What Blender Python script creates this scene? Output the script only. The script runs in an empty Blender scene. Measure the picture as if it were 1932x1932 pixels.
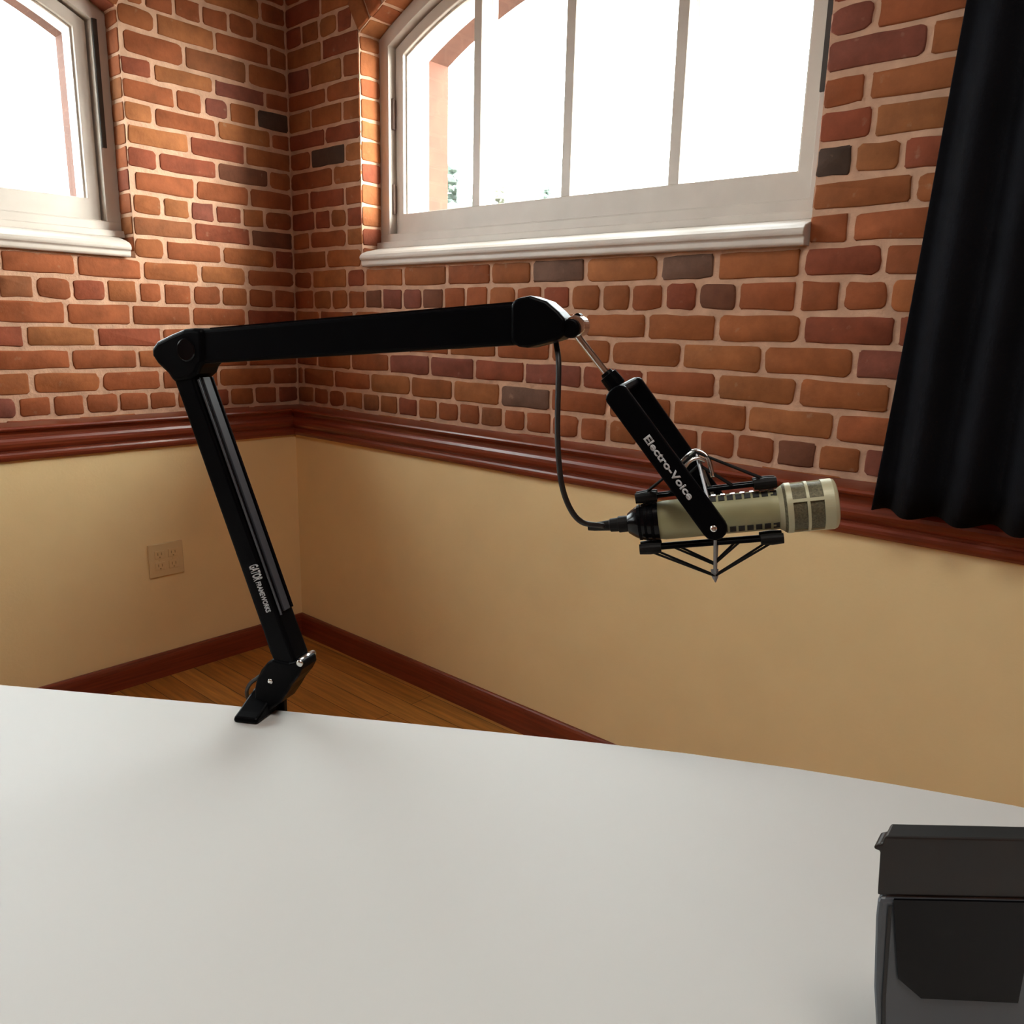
import bpy, bmesh, math, random
from mathutils import Vector, Matrix
random.seed(7)
sc = bpy.context.scene
COL = sc.collection
H = 1.182                                   # camera height above the floor

# ------------------------------------------------------------------ camera
CAM = Vector((2.61512, -1.75603, H))
MR = Vector((0.74835604, 0.66288185, 0.02347111))      # right
MD = Vector((0.16491073, -0.15166733, -0.97457759))    # down
MF = Vector((-0.64246999, 0.73320166, -0.22281749))    # forward
FPX = 1521.93
cd = bpy.data.cameras.new('camera')
cam = bpy.data.objects.new('camera', cd)
COL.objects.link(cam)
cd.sensor_width = 36.0
cd.lens = FPX / 1932 * 36
cd.shift_x = 1 / 1932
cd.clip_start = 0.02
cd.clip_end = 300
U_, D_ = -MD, -MF
cam.matrix_world = Matrix(((MR.x, U_.x, D_.x, CAM.x), (MR.y, U_.y, D_.y, CAM.y), (MR.z, U_.z, D_.z, CAM.z), (0, 0, 0, 1)))
sc.camera = cam


def ray(px, py):
    return MR * ((px - 965) / FPX) + MD * ((py - 966) / FPX) + MF


def at(px, py, depth):
    return CAM + ray(px, py) * depth


def on_z(px, py, z):
    d = ray(px, py)
    return CAM + d * ((z - CAM.z) / d.z)


# ------------------------------------------------------------------ materials
def nodes_of(m):
    m.use_nodes = True
    return m.node_tree.nodes, m.node_tree.links


def mat(name, col, rough=0.5, metal=0.0, spec=0.5, bump=0.0, bscale=60.0, mottling=0.0, mscale=8.0, coat=0.0):
    m = bpy.data.materials.new(name)
    n, l = nodes_of(m)
    b = n['Principled BSDF']
    b.inputs['Roughness'].default_value = rough
    b.inputs['Metallic'].default_value = metal
    b.inputs['Specular IOR Level'].default_value = spec
    b.inputs['Coat Weight'].default_value = coat
    tc = n.new('ShaderNodeTexCoord')
    nz = n.new('ShaderNodeTexNoise')
    nz.inputs['Scale'].default_value = mscale
    nz.inputs['Detail'].default_value = 4
    l.new(tc.outputs['Object'], nz.inputs['Vector'])
    rp = n.new('ShaderNodeValToRGB')
    k = mottling
    rp.color_ramp.elements[0].position = 0.3
    rp.color_ramp.elements[1].position = 0.7
    rp.color_ramp.elements[0].color = tuple(c * (1 - k) for c in col) + (1,)
    rp.color_ramp.elements[1].color = tuple(min(1, c * (1 + k)) for c in col) + (1,)
    l.new(nz.outputs['Fac'], rp.inputs['Fac'])
    l.new(rp.outputs['Color'], b.inputs['Base Color'])
    if bump > 0:
        n2 = n.new('ShaderNodeTexNoise')
        n2.inputs['Scale'].default_value = bscale
        n2.inputs['Detail'].default_value = 6
        l.new(tc.outputs['Object'], n2.inputs['Vector'])
        bp = n.new('ShaderNodeBump')
        bp.inputs['Strength'].default_value = bump
        bp.inputs['Distance'].default_value = 0.004
        l.new(n2.outputs['Fac'], bp.inputs['Height'])
        l.new(bp.outputs['Normal'], b.inputs['Normal'])
    return m


def brick_mat():
    m = bpy.data.materials.new('brick')
    n, l = nodes_of(m)
    b = n['Principled BSDF']
    b.inputs['Roughness'].default_value = 0.85
    b.inputs['Specular IOR Level'].default_value = 0.25
    at_ = n.new('ShaderNodeVertexColor')
    at_.layer_name = 'tone'
    tc = n.new('ShaderNodeTexCoord')
    nz = n.new('ShaderNodeTexNoise')
    nz.inputs['Scale'].default_value = 14
    nz.inputs['Detail'].default_value = 8
    nz.inputs['Roughness'].default_value = 0.65
    l.new(tc.outputs['Object'], nz.inputs['Vector'])
    mr = n.new('ShaderNodeMapRange')
    mr.inputs['From Min'].default_value = 0.3
    mr.inputs['From Max'].default_value = 0.7
    mr.inputs['To Min'].default_value = 0.56
    mr.inputs['To Max'].default_value = 0.92
    l.new(nz.outputs['Fac'], mr.inputs['Value'])
    vm = n.new('ShaderNodeVectorMath')
    vm.operation = 'SCALE'
    l.new(at_.outputs['Color'], vm.inputs[0])
    l.new(mr.outputs['Result'], vm.inputs['Scale'])
    # mortar smears and pale flecks worn into the faces
    n3 = n.new('ShaderNodeTexNoise')
    n3.inputs['Scale'].default_value = 38
    n3.inputs['Detail'].default_value = 5
    l.new(tc.outputs['Object'], n3.inputs['Vector'])
    r3 = n.new('ShaderNodeValToRGB')
    r3.color_ramp.elements[0].position = 0.66
    r3.color_ramp.elements[1].position = 0.78
    r3.color_ramp.elements[1].color = (0.45, 0.45, 0.45, 1)
    l.new(n3.outputs['Fac'], r3.inputs['Fac'])
    mx = n.new('ShaderNodeMix')
    mx.data_type = 'RGBA'
    l.new(r3.outputs['Color'], mx.inputs['Factor'])
    l.new(vm.outputs['Vector'], mx.inputs['A'])
    mx.inputs['B'].default_value = (0.38, 0.24, 0.155, 1)
    l.new(mx.outputs['Result'], b.inputs['Base Color'])
    bp = n.new('ShaderNodeBump')
    bp.inputs['Strength'].default_value = 0.5
    bp.inputs['Distance'].default_value = 0.003
    n2 = n.new('ShaderNodeTexNoise')
    n2.inputs['Scale'].default_value = 70
    n2.inputs['Detail'].default_value = 6
    l.new(tc.outputs['Object'], n2.inputs['Vector'])
    l.new(n2.outputs['Fac'], bp.inputs['Height'])
    l.new(bp.outputs['Normal'], b.inputs['Normal'])
    return m


def floor_mat():
    m = bpy.data.materials.new('oak_planks')
    n, l = nodes_of(m)
    b = n['Principled BSDF']
    b.inputs['Roughness'].default_value = 0.32
    tc = n.new('ShaderNodeTexCoord')
    br = n.new('ShaderNodeTexBrick')
    br.inputs['Scale'].default_value = 1.0
    br.inputs['Brick Width'].default_value = 1.3
    br.inputs['Row Height'].default_value = 0.085
    br.inputs['Mortar Size'].default_value = 0.0012
    br.inputs['Color1'].default_value = (0.56, 0.26, 0.06, 1)
    br.inputs['Color2'].default_value = (0.43, 0.18, 0.036, 1)
    br.inputs['Mortar'].default_value = (0.07, 0.025, 0.006, 1)
    br.offset = 0.37
    l.new(tc.outputs['Object'], br.inputs['Vector'])
    mp = n.new('ShaderNodeMapping')
    mp.inputs['Scale'].default_value = (1.5, 24, 1)
    l.new(tc.outputs['Object'], mp.inputs['Vector'])
    nz = n.new('ShaderNodeTexNoise')
    nz.inputs['Scale'].default_value = 3
    nz.inputs['Detail'].default_value = 5
    l.new(mp.outputs['Vector'], nz.inputs['Vector'])
    mr = n.new('ShaderNodeMapRange')
    mr.inputs['From Min'].default_value = 0.3
    mr.inputs['From Max'].default_value = 0.7
    mr.inputs['To Min'].default_value = 0.65
    mr.inputs['To Max'].default_value = 1.25
    l.new(nz.outputs['Fac'], mr.inputs['Value'])
    vm = n.new('ShaderNodeVectorMath')
    vm.operation = 'SCALE'
    l.new(br.outputs['Color'], vm.inputs[0])
    l.new(mr.outputs['Result'], vm.inputs['Scale'])
    l.new(vm.outputs['Vector'], b.inputs['Base Color'])
    return m


def wood_mat(name, c0, c1, rough):
    m = bpy.data.materials.new(name)
    n, l = nodes_of(m)
    b = n['Principled BSDF']
    b.inputs['Roughness'].default_value = rough
    b.inputs['Coat Weight'].default_value = 0.15
    b.inputs['Coat Roughness'].default_value = 0.15
    tc = n.new('ShaderNodeTexCoord')
    mp = n.new('ShaderNodeMapping')
    mp.inputs['Scale'].default_value = (2, 2, 55)
    l.new(tc.outputs['Object'], mp.inputs['Vector'])
    nz = n.new('ShaderNodeTexNoise')
    nz.inputs['Scale'].default_value = 2.5
    nz.inputs['Detail'].default_value = 5
    l.new(mp.outputs['Vector'], nz.inputs['Vector'])
    rp = n.new('ShaderNodeValToRGB')
    rp.color_ramp.elements[0].position = 0.32
    rp.color_ramp.elements[1].position = 0.68
    rp.color_ramp.elements[0].color = c0 + (1,)
    rp.color_ramp.elements[1].color = c1 + (1,)
    l.new(nz.outputs['Fac'], rp.inputs['Fac'])
    l.new(rp.outputs['Color'], b.inputs['Base Color'])
    return m


def glass_mat():
    m = bpy.data.materials.new('window_glass')
    n, l = nodes_of(m)
    n.remove(n['Principled BSDF'])
    tr = n.new('ShaderNodeBsdfTransparent')
    tr.inputs['Color'].default_value = (0.95, 0.97, 0.96, 1)
    gl = n.new('ShaderNodeBsdfGlossy')
    gl.inputs['Roughness'].default_value = 0.02
    lw_ = n.new('ShaderNodeLayerWeight')
    pw = n.new('ShaderNodeMath')
    pw.operation = 'POWER'
    pw.inputs[1].default_value = 4.0
    fr = n.new('ShaderNodeMath')
    fr.operation = 'MULTIPLY_ADD'
    fr.inputs[1].default_value = .6
    fr.inputs[2].default_value = .03
    l.new(lw_.outputs['Facing'], pw.inputs[0])
    l.new(pw.outputs['Value'], fr.inputs[0])
    mx = n.new('ShaderNodeMixShader')
    l.new(fr.outputs['Value'], mx.inputs['Fac'])
    l.new(tr.outputs['BSDF'], mx.inputs[1])
    l.new(gl.outputs['BSDF'], mx.inputs[2])
    l.new(mx.outputs['Shader'], n['Material Output'].inputs['Surface'])
    return m


M = dict(
    brick=brick_mat(),
    mortar=mat('mortar', (0.57, 0.35, 0.238), 0.95, spec=0.1, bump=0.7, bscale=90, mottling=0.16, mscale=20),
    outside_brick=mat('outside_masonry', (0.085, 0.029, 0.015), 0.9, mottling=0.15, mscale=15),
    plaster=mat('cream_plaster', (0.87, 0.675, 0.365), 0.7, spec=0.25, bump=0.12, bscale=120, mottling=0.02),
    white=mat('aged_white_paint', (0.62, 0.555, 0.49), 0.5, bump=0.06, bscale=40, mottling=0.05, mscale=12),
    white_out=mat('outside_white_paint', (0.8, 0.8, 0.78), 0.5, mottling=0.03),
    wood=wood_mat('cherry_trim', (0.15, 0.022, 0.009), (0.24, 0.043, 0.017), 0.38),
    floor=floor_mat(),
    ceil=mat('timber_ceiling', (0.24, 0.16, 0.10), 0.8, mottling=.1),
    room_brick=mat('plain_red_masonry', (0.30, 0.13, 0.07), 0.9, bump=.3, bscale=30, mottling=.15),
    table=mat('white_laminate', (0.575, 0.565, 0.54), 0.5, spec=0.3, mottling=0.012, mscale=3),
    edge=mat('table_edge_band', (0.72, 0.66, 0.56), 0.45, mottling=0.02),
    steel_grey=mat('grey_metal', (0.25, 0.25, 0.26), 0.4, metal=0.6, mottling=0.03),
    black=mat('black_powder_coat', (0.0016, 0.0017, 0.0024), 0.40, spec=0.07, mottling=0.15, mscale=30),
    black_gloss=mat('black_gloss', (0.003, 0.003, 0.004), 0.2, spec=0.25, mottling=0.1),
    channel=mat('channel_glare_grey', (0.05, 0.052, 0.06), 0.3, spec=0.5, mottling=0.1),  # greyer than the arm: glare on its side is put into the colour
    rubber=mat('black_rubber', (0.005, 0.0045, 0.004), 0.6, spec=0.2, mottling=0.1),
    chrome=mat('chrome', (0.80, 0.79, 0.76), 0.22, metal=1.0, mottling=0.02),
    mic=mat('fawn_enamel', (0.33, 0.315, 0.165), 0.5, metal=0.1, mottling=0.05, mscale=40),
    mic_light=mat('fawn_enamel_rib', (0.50, 0.48, 0.31), 0.45, metal=0.1, mottling=0.04, mscale=40),
    mesh=mat('grille_mesh', (0.13, 0.115, 0.065), 0.6, metal=0.3, mottling=0.4, mscale=600),
    slot=mat('dark_slot', (0.012, 0.011, 0.008), 0.7, mottling=0.1),
    print=mat('white_print', (0.52, 0.52, 0.53), 0.6, mottling=0.02),
    cord=mat('black_cord', (0.010, 0.007, 0.006), 0.5, mottling=0.1),
    plate=mat('ivory_plastic', (0.72, 0.54, 0.29), 0.4, mottling=0.02),
    plate_dark=mat('outlet_slot', (0.35, 0.24, 0.11), 0.6),
    cloth=mat('black_cloth', (0.007, 0.0075, 0.010), 0.9, spec=0.1, bump=0.2, bscale=300, mottling=0.2),
    dev_black=mat('device_black', (0.020, 0.020, 0.020), 0.4, mottling=0.1),
    dev_blue=mat('device_blue_grey', (0.095, 0.115, 0.135), 0.3, spec=0.6, mottling=0.08),
    hinge=mat('old_brass', (0.22, 0.15, 0.12), 0.5, metal=0.5, mottling=0.1),
    strip=mat('dark_weather_strip', (0.05, 0.045, 0.04), 0.7),
    glass=glass_mat(),
    bark=mat('bark', (0.18, 0.13, 0.09), 0.9, mottling=0.2),
    leaf=mat('pale_leaves', (0.085, 0.115, 0.095), 0.8, mottling=0.25, mscale=1.5),
    leaf2=mat('olive_leaves', (0.12, 0.125, 0.085), 0.8, mottling=0.25, mscale=1.5),
    lamp=mat('fill_light_housing', (0.7, 0.7, 0.68), 0.5),
)


# ------------------------------------------------------------------ builders
def link(name, bm, m, parent=None, smooth=False, origin=None, bevel=0.0, seg=2):
    """one mesh object from a bmesh given in world coordinates"""
    o0 = Vector(origin) if origin is not None else (parent.matrix_world.translation if parent else Vector((0, 0, 0)))
    if bevel == -1:
        pass
    for v in bm.verts:
        v.co -= o0
    me = bpy.data.meshes.new(name)
    bm.to_mesh(me)
    bm.free()
    for mm in (m if isinstance(m, (list, tuple)) else [m]):
        me.materials.append(mm)
    o = bpy.data.objects.new(name, me)
    COL.objects.link(o)
    if parent is not None:
        pr = parent.matrix_world.translation
        o.parent = parent
        o.location = o0 - pr
        o.matrix_world  # noqa
        WT[o] = o0
    else:
        o.location = o0
    if smooth:
        for p in me.polygons:
            p.use_smooth = True
    if bevel > 0:
        bv = o.modifiers.new('bevel', 'BEVEL')
        bv.width = bevel
        bv.segments = seg
        bv.limit_method = 'ANGLE'
        bv.angle_limit = math.radians(35)
        bv.harden_normals = False
    bpy.context.view_layer.update()
    return o


WT = {}


def empty(name, loc, label=None, cat=None, kind=None, group=None):
    o = bpy.data.objects.new(name, None)
    o.empty_display_size = 0.05
    COL.objects.link(o)
    o.location = loc
    tag(o, label, cat, kind, group)
    bpy.context.view_layer.update()
    return o


def tag(o, label=None, cat=None, kind=None, group=None):
    if label:
        o['label'] = label
    if cat:
        o['category'] = cat
    if kind:
        o['kind'] = kind
    if group:
        o['group'] = group
    return o


def bbox(bm, lo, hi):
    x0, y0, z0 = lo
    x1, y1, z1 = hi
    vs = [bm.verts.new(c) for c in ((x0, y0, z0), (x1, y0, z0), (x1, y1, z0), (x0, y1, z0), (x0, y0, z1), (x1, y0, z1), (x1, y1, z1), (x0, y1, z1))]
    for f in ((0, 3, 2, 1), (4, 5, 6, 7), (0, 1, 5, 4), (1, 2, 6, 5), (2, 3, 7, 6), (3, 0, 4, 7)):
        bm.faces.new([vs[i] for i in f])
    return bm


def obox(bm, c, ax, ay, az, sx, sy, sz):
    """oriented box: centre, three unit axes, full sizes"""
    vs = []
    for k in (-.5, .5):
        for i, j in ((-.5, -.5), (.5, -.5), (.5, .5), (-.5, .5)):
            vs.append(bm.verts.new(c + ax * (i * sx) + ay * (j * sy) + az * (k * sz)))
    fs = [bm.faces.new([vs[i] for i in f]) for f in ((0, 3, 2, 1), (4, 5, 6, 7), (0, 1, 5, 4), (1, 2, 6, 5), (2, 3, 7, 6), (3, 0, 4, 7))]
    bmesh.ops.recalc_face_normals(bm, faces=fs)
    return bm


def prism(bm, pts, off):
    """closed outline (3D points) extruded by vector off, centred on the outline plane"""
    a = [bm.verts.new(p - off * .5) for p in pts]
    b = [bm.verts.new(p + off * .5) for p in pts]
    fs = [bm.faces.new(a), bm.faces.new(list(reversed(b)))]
    n = len(pts)
    for i in range(n):
        fs.append(bm.faces.new((a[i], b[i], b[(i + 1) % n], a[(i + 1) % n])))
    bmesh.ops.recalc_face_normals(bm, faces=fs)
    return bm


def perp(d):
    d = d.normalized()
    a = Vector((0, 0, 1)) if abs(d.z) < 0.9 else Vector((1, 0, 0))
    x = d.cross(a).normalized()
    return x, d.cross(x).normalized()


def lathe(bm, o, d, prof, n=32):
    """profile of (distance along d, radius)"""
    d = d.normalized()
    x, y = perp(d)
    rings = []
    for t, r in prof:
        c = o + d * t
        if r < 1e-6:
            rings.append([bm.verts.new(c)])
        else:
            rings.append([bm.verts.new(c + (x * math.cos(2 * math.pi * i / n) + y * math.sin(2 * math.pi * i / n)) * r) for i in range(n)])
    fs = []
    for A, B in zip(rings, rings[1:]):
        for i in range(n):
            j = (i + 1) % n
            if len(A) == 1 and len(B) == 1:
                continue
            if len(A) == 1:
                fs.append(bm.faces.new((A[0], B[i], B[j])))
            elif len(B) == 1:
                fs.append(bm.faces.new((A[i], B[0], A[j])))
            else:
                fs.append(bm.faces.new((A[i], B[i], B[j], A[j])))
    bmesh.ops.recalc_face_normals(bm, faces=fs)
    return bm


def cyl(bm, a, b, r, n=24, r2=None):
    d = b - a
    L = d.length
    r2 = r if r2 is None else r2
    return lathe(bm, a, d, [(0, 0), (0, r), (L, r2), (L, 0)], n)


def smooth_path(pts, k=8):
    out = []
    P = [pts[0]] + list(pts) + [pts[-1]]
    for i in range(1, len(P) - 2):
        p0, p1, p2, p3 = P[i - 1], P[i], P[i + 1], P[i + 2]
        for j in range(k):
            t = j / k
            out.append(0.5 * ((2 * p1) + (p2 - p0) * t + (2 * p0 - 5 * p1 + 4 * p2 - p3) * t * t + (3 * p1 - p0 - 3 * p2 + p3) * t ** 3))
    out.append(pts[-1])
    return out


def tube(bm, pts, r, n=10):
    x, y = perp(pts[1] - pts[0])
    rings = []
    for i, p in enumerate(pts):
        d = (pts[min(i + 1, len(pts) - 1)] - pts[max(i - 1, 0)]).normalized()
        x = (x - d * x.dot(d)).normalized()
        y = d.cross(x)
        rings.append([bm.verts.new(p + (x * math.cos(2 * math.pi * k / n) + y * math.sin(2 * math.pi * k / n)) * r) for k in range(n)])
    fs = []
    for A, B in zip(rings, rings[1:]):
        for k in range(n):
            fs.append(bm.faces.new((A[k], A[(k + 1) % n], B[(k + 1) % n], B[k])))
    fs.append(bm.faces.new(rings[0]))
    fs.append(bm.faces.new(rings[-1]))
    bmesh.ops.recalc_face_normals(bm, faces=fs)
    return bm


def lettering(name, txt, c, ax, up, nrm, height, width, m, parent, thick=0.0004, bold=0.032):
    """raised print centred on c, running along ax; scaled to a given length and letter height"""
    cu = bpy.data.curves.new('t', 'FONT')
    cu.body = txt
    cu.align_x = 'LEFT'
    cu.resolution_u = 3
    cu.offset = bold
    o = bpy.data.objects.new('t', cu)
    COL.objects.link(o)
    bpy.context.view_layer.update()
    dg = bpy.context.evaluated_depsgraph_get()
    me = bpy.data.meshes.new_from_object(o.evaluated_get(dg))
    bpy.data.objects.remove(o)
    bpy.data.curves.remove(cu)
    xs = [v.co.x for v in me.vertices]
    ys = [v.co.y for v in me.vertices]
    x0, x1, y0, y1 = min(xs), max(xs), min(ys), max(ys)
    bm = bmesh.new()
    bm.from_mesh(me)
    bpy.data.meshes.remove(me)
    for v in bm.verts:
        u = ((v.co.x - x0) / (x1 - x0) - .5) * width
        w = ((v.co.y - y0) / (y1 - y0) - .5) * height
        v.co = c + ax * u + up * w
    r = bmesh.ops.extrude_face_region(bm, geom=bm.faces[:])
    for v in [g for g in r['geom'] if isinstance(g, bmesh.types.BMVert)]:
        v.co += nrm * thick
    bmesh.ops.recalc_face_normals(bm, faces=bm.faces[:])
    return link(name, bm, m, parent)


# ------------------------------------------------------------------ walls
# wall space: s = distance from the corner, d = depth towards outdoors, z = height above the camera's eye level
def pos_right(s, d, z):
    return Vector((s, d, z + H))


def pos_left(s, d, z):
    return Vector((-d, -s, z + H))


ZL = [.9034, .8371, .7643, .7041, .6375, .5777, .5114, .4461, .3786, .3121, .2497, .182, .116, .045, -.0235, -.090, -.158, -.226, -.292, -.36]
RJ = {-1: [.091, .191, .286, .364], 0: [.203], 1: [.131, .31], 2: [.22], 3: [.131, .305], 4: [.207, 1.984], 5: [.125, .315], 6: [.246, 1.983],
      7: [.109, .31, 2.0], 8: [.138, .228, .315, 1.971], 9: [.106, .313], 10: [.197, 1.98], 11: [.111, .312, .41, .6, .799, .978, 1.13, 1.313, 1.535, 1.684, 1.886, 2.053],
      12: [.118, .221, .408, .495, .596, .687, .784, .877, .969, 1.076, 1.17, 1.268, 1.367, 1.457, 1.551, 1.645, 1.744, 1.884, 1.977],
      13: [.15, .345, .54, .735, .93, 1.125, 1.318, 1.507, 1.699, 1.9], 14: [.05, .245, .43, .62, .809, 1.004, 1.205, 1.406, 1.611, 1.817, 2.019],
      15: [.13, .323, .528, .723, .918, 1.114, 1.315, 1.509, 1.709, 1.904], 16: [.04, .225, .427, .632, .826, 1.024, 1.211, 1.403, 1.596, 1.792, 1.993],
      17: [.101, .189, .285, .386, .476, .569, .666, .759, .853, .943, 1.037, 1.123, 1.219, 1.314, 1.408, 1.503, 1.586, 1.675, 1.768, 1.868, 1.962, 2.058], 18: [.06, .26, .46, .66, .86, 1.06, 1.24, 1.44, 1.63, 1.83, 2.03]}
LJ = {-2: [.098], -1: [.122, .216, .307, .398], 0: [.071, .267, .46], 1: [.157, .374], 2: [.091, .278, .479], 3: [.128, .229, .319, .412], 4: [.073, .276, .484],
      5: [.176, .372], 6: [.09, .282, .481], 7: [.168, .363], 8: [.114, .198, .298, .384, .476], 9: [.17, .376], 10: [.08, .281, .477], 11: [.193, .365, .556],
      12: [.089, .292, .496, .573], 13: [.2, .403, .6], 14: [.112, .317, .506], 15: [.203, .4, .591], 16: [.109, .317, .518], 17: [.09, .184, .281, .375, .472, .565], 18: [.2, .4, .6]}
HEADERS = (-1, 8, 12, 17)
TONE_R = {(1.933, 8): 'black', (1.2, 11): 'slate', (1.613, 11): 'slate', (.452, 12): 'umber', (.735, 12): 'umber', (1.692, 12): 'umber', (.629, 15): 'plum', (.823, 15): 'plum',
          (1.106, 16): 'slate', (1.912, 17): 'umber', (2.073, 17): 'plum', (.186, 5): 'black', (2.064, 14): 'plum', (1.939, 4): 'plum', (1.952, 5): 'plum', (.55, 12): 'plum', (.64, 12): 'plum',
          (1.02, 17): 'brown', (.45, 17): 'brown'}
TONE_L = {(.18, 2): 'plum', (.065, 3): 'black', (.12, 6): 'umber', (.095, 9): 'umber', (.26, 3): 'plum', (.42, 9): 'brown'}
TONES = {'black': (.095, .058, .042), 'slate': (.21, .112, .076), 'umber': (.22, .082, .044), 'plum': (.29, .088, .055), 'brown': (.33, .118, .048)}


def tone():
    r = random.random()
    if r < .40:
        c = (.385, .112, .041)
    elif r < .70:
        c = (.40, .130, .044)
    elif r < .88:
        c = (.33, .085, .040)
    else:
        c = (.44, .160, .056)
    k = random.uniform(.88, 1.1)
    return tuple(x * k for x in c)


def brick(bm, lay, P, N, u0, u1, v0, v1, col, r=None, rise=.0035):
    """one weathered brick face: P(u, v) gives the point on the wall face, N the outward normal"""
    w, h = u1 - u0, v1 - v0
    if w < .012 or h < .012:
        return
    rr = min(r if r is not None else random.choice((random.uniform(.004, .009), random.uniform(.006, .016))), w * .4, h * .4)
    amp = .0015
    ring = []
    sk = [random.uniform(-.0022, .0022) for _ in range(4)]
    for (cu, cv, a0, k) in ((u1 - rr, v1 - rr, 0, 0), (u0 + rr, v1 - rr, 90, 1), (u0 + rr, v0 + rr, 180, 2), (u1 - rr, v0 + rr, 270, 3)):
        for a in (0, 30, 60, 90):
            an = math.radians(a0 + a)
            ring.append((cu + rr * math.cos(an) + random.uniform(-amp, amp), cv + rr * math.sin(an) + sk[k] + random.uniform(-amp, amp)))
        # points along the next edge
        nx = ((u0, v1), (u0, v0), (u1, v0), (u1, v1))[k]
        p = ring[-1]
        m = 3 if k in (0, 2) and w > .13 else 1
        q = ((u0 + rr, v1), (u0, v0 + rr), (u1 - rr, v0), (u1, v1 - rr))[k]
        for j in range(1, m + 1):
            t = j / (m + 1)
            ring.append((p[0] + (q[0] - p[0]) * t + random.uniform(-amp, amp), p[1] + (q[1] - p[1]) * t + random.uniform(-amp, amp)))
    cu, cv = (u0 + u1) / 2, (v0 + v1) / 2
    rs = []
    for ins, hgt in ((-.0005, -.003), (0, rise * .5), (.0022, rise)):
        vs = []
        for (u, v) in ring:
            fu = 1 - ins / (w / 2)
            fv = 1 - ins / (h / 2)
            vs.append(bm.verts.new(P(cu + (u - cu) * fu, cv + (v - cv) * fv) + N * hgt))
        rs.append(vs)
    fs = []
    n = len(ring)
    for A, B in zip(rs, rs[1:]):
        for i in range(n):
            fs.append(bm.faces.new((A[i], A[(i + 1) % n], B[(i + 1) % n], B[i])))
    top = bm.faces.new(rs[-1])
    top.normal_update()
    if top.normal.dot(N) < 0:
        for f in fs + [top]:
            f.normal_flip()
    for f in fs + [top]:
        f.material_index = 1
        f.smooth = True
        for lp in f.loops:
            lp[lay] = (col[0], col[1], col[2], 1)


WIN = 1.501                   # opening width
SPRING, ZC, RAD = .885, -.471, 1.55


def arch_z(t, r=RAD):         # t = offset from the middle of the opening
    return ZC + math.sqrt(max(r * r - t * t, 0))


def opening(w, wb, n=28, zb=.183):
    """outline of the opening inset by w at the sides and arch and wb at the bottom; local x 0..WIN"""
    x0, x1 = w, WIN - w
    pts = [(x0, zb + wb)]
    for i in range(n + 1):
        x = x0 + (x1 - x0) * i / n
        pts.append((x, arch_z(x - WIN / 2, RAD - w)))
    pts.append((x1, zb + wb))
    return pts


def slab(bm, pos, s0, s1, z0, z1, d0, d1, hole=None, flip=False):
    F = []

    def quad(*c):
        F.append(bm.faces.new([bm.verts.new(pos(*p)) for p in c]))
    for d in (d0, d1):
        x = s0
        for hl_ in (hole or []):
            a, b = hl_[0], hl_[-1]
            quad((x, d, z0), (a[0], d, z0), (a[0], d, z1), (x, d, z1))
            quad((a[0], d, z0), (b[0], d, z0), (b[0], d, b[1]), (a[0], d, a[1]))
            for p, q in zip(hl_[1:-1], hl_[2:-1]):
                quad((p[0], d, p[1]), (q[0], d, q[1]), (q[0], d, z1), (p[0], d, z1))
            x = b[0]
        quad((x, d, z0), (s1, d, z0), (s1, d, z1), (x, d, z1))
    for hl_ in (hole or []):
        for p, q in zip(hl_, hl_[1:] + hl_[:1]):
            quad((p[0], d0, p[1]), (q[0], d0, q[1]), (q[0], d1, q[1]), (p[0], d1, p[1]))
    for a, b in (((s0, z0), (s1, z0)), ((s1, z0), (s1, z1)), ((s1, z1), (s0, z1)), ((s0, z1), (s0, z0))):
        quad((a[0], d0, a[1]), (b[0], d0, b[1]), (b[0], d1, b[1]), (a[0], d1, a[1]))
    return F


def joints(given, k, smax):
    """fill the gaps between the known vertical joints and carry the bond on to smax"""
    st = .0965 if k in HEADERS else .198
    js = [0.0] + sorted(given)
    out = [js[0]]
    for b in js[1:]:
        g = b - out[-1]
        n = max(1, round(g / st)) if g > st * 1.45 else 1
        a = out[-1]
        for i in range(1, n + 1):
            out.append(a + g * i / n)
    while out[-1] < smax:
        out.append(out[-1] + st * random.uniform(.95, 1.04))
    return out


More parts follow.
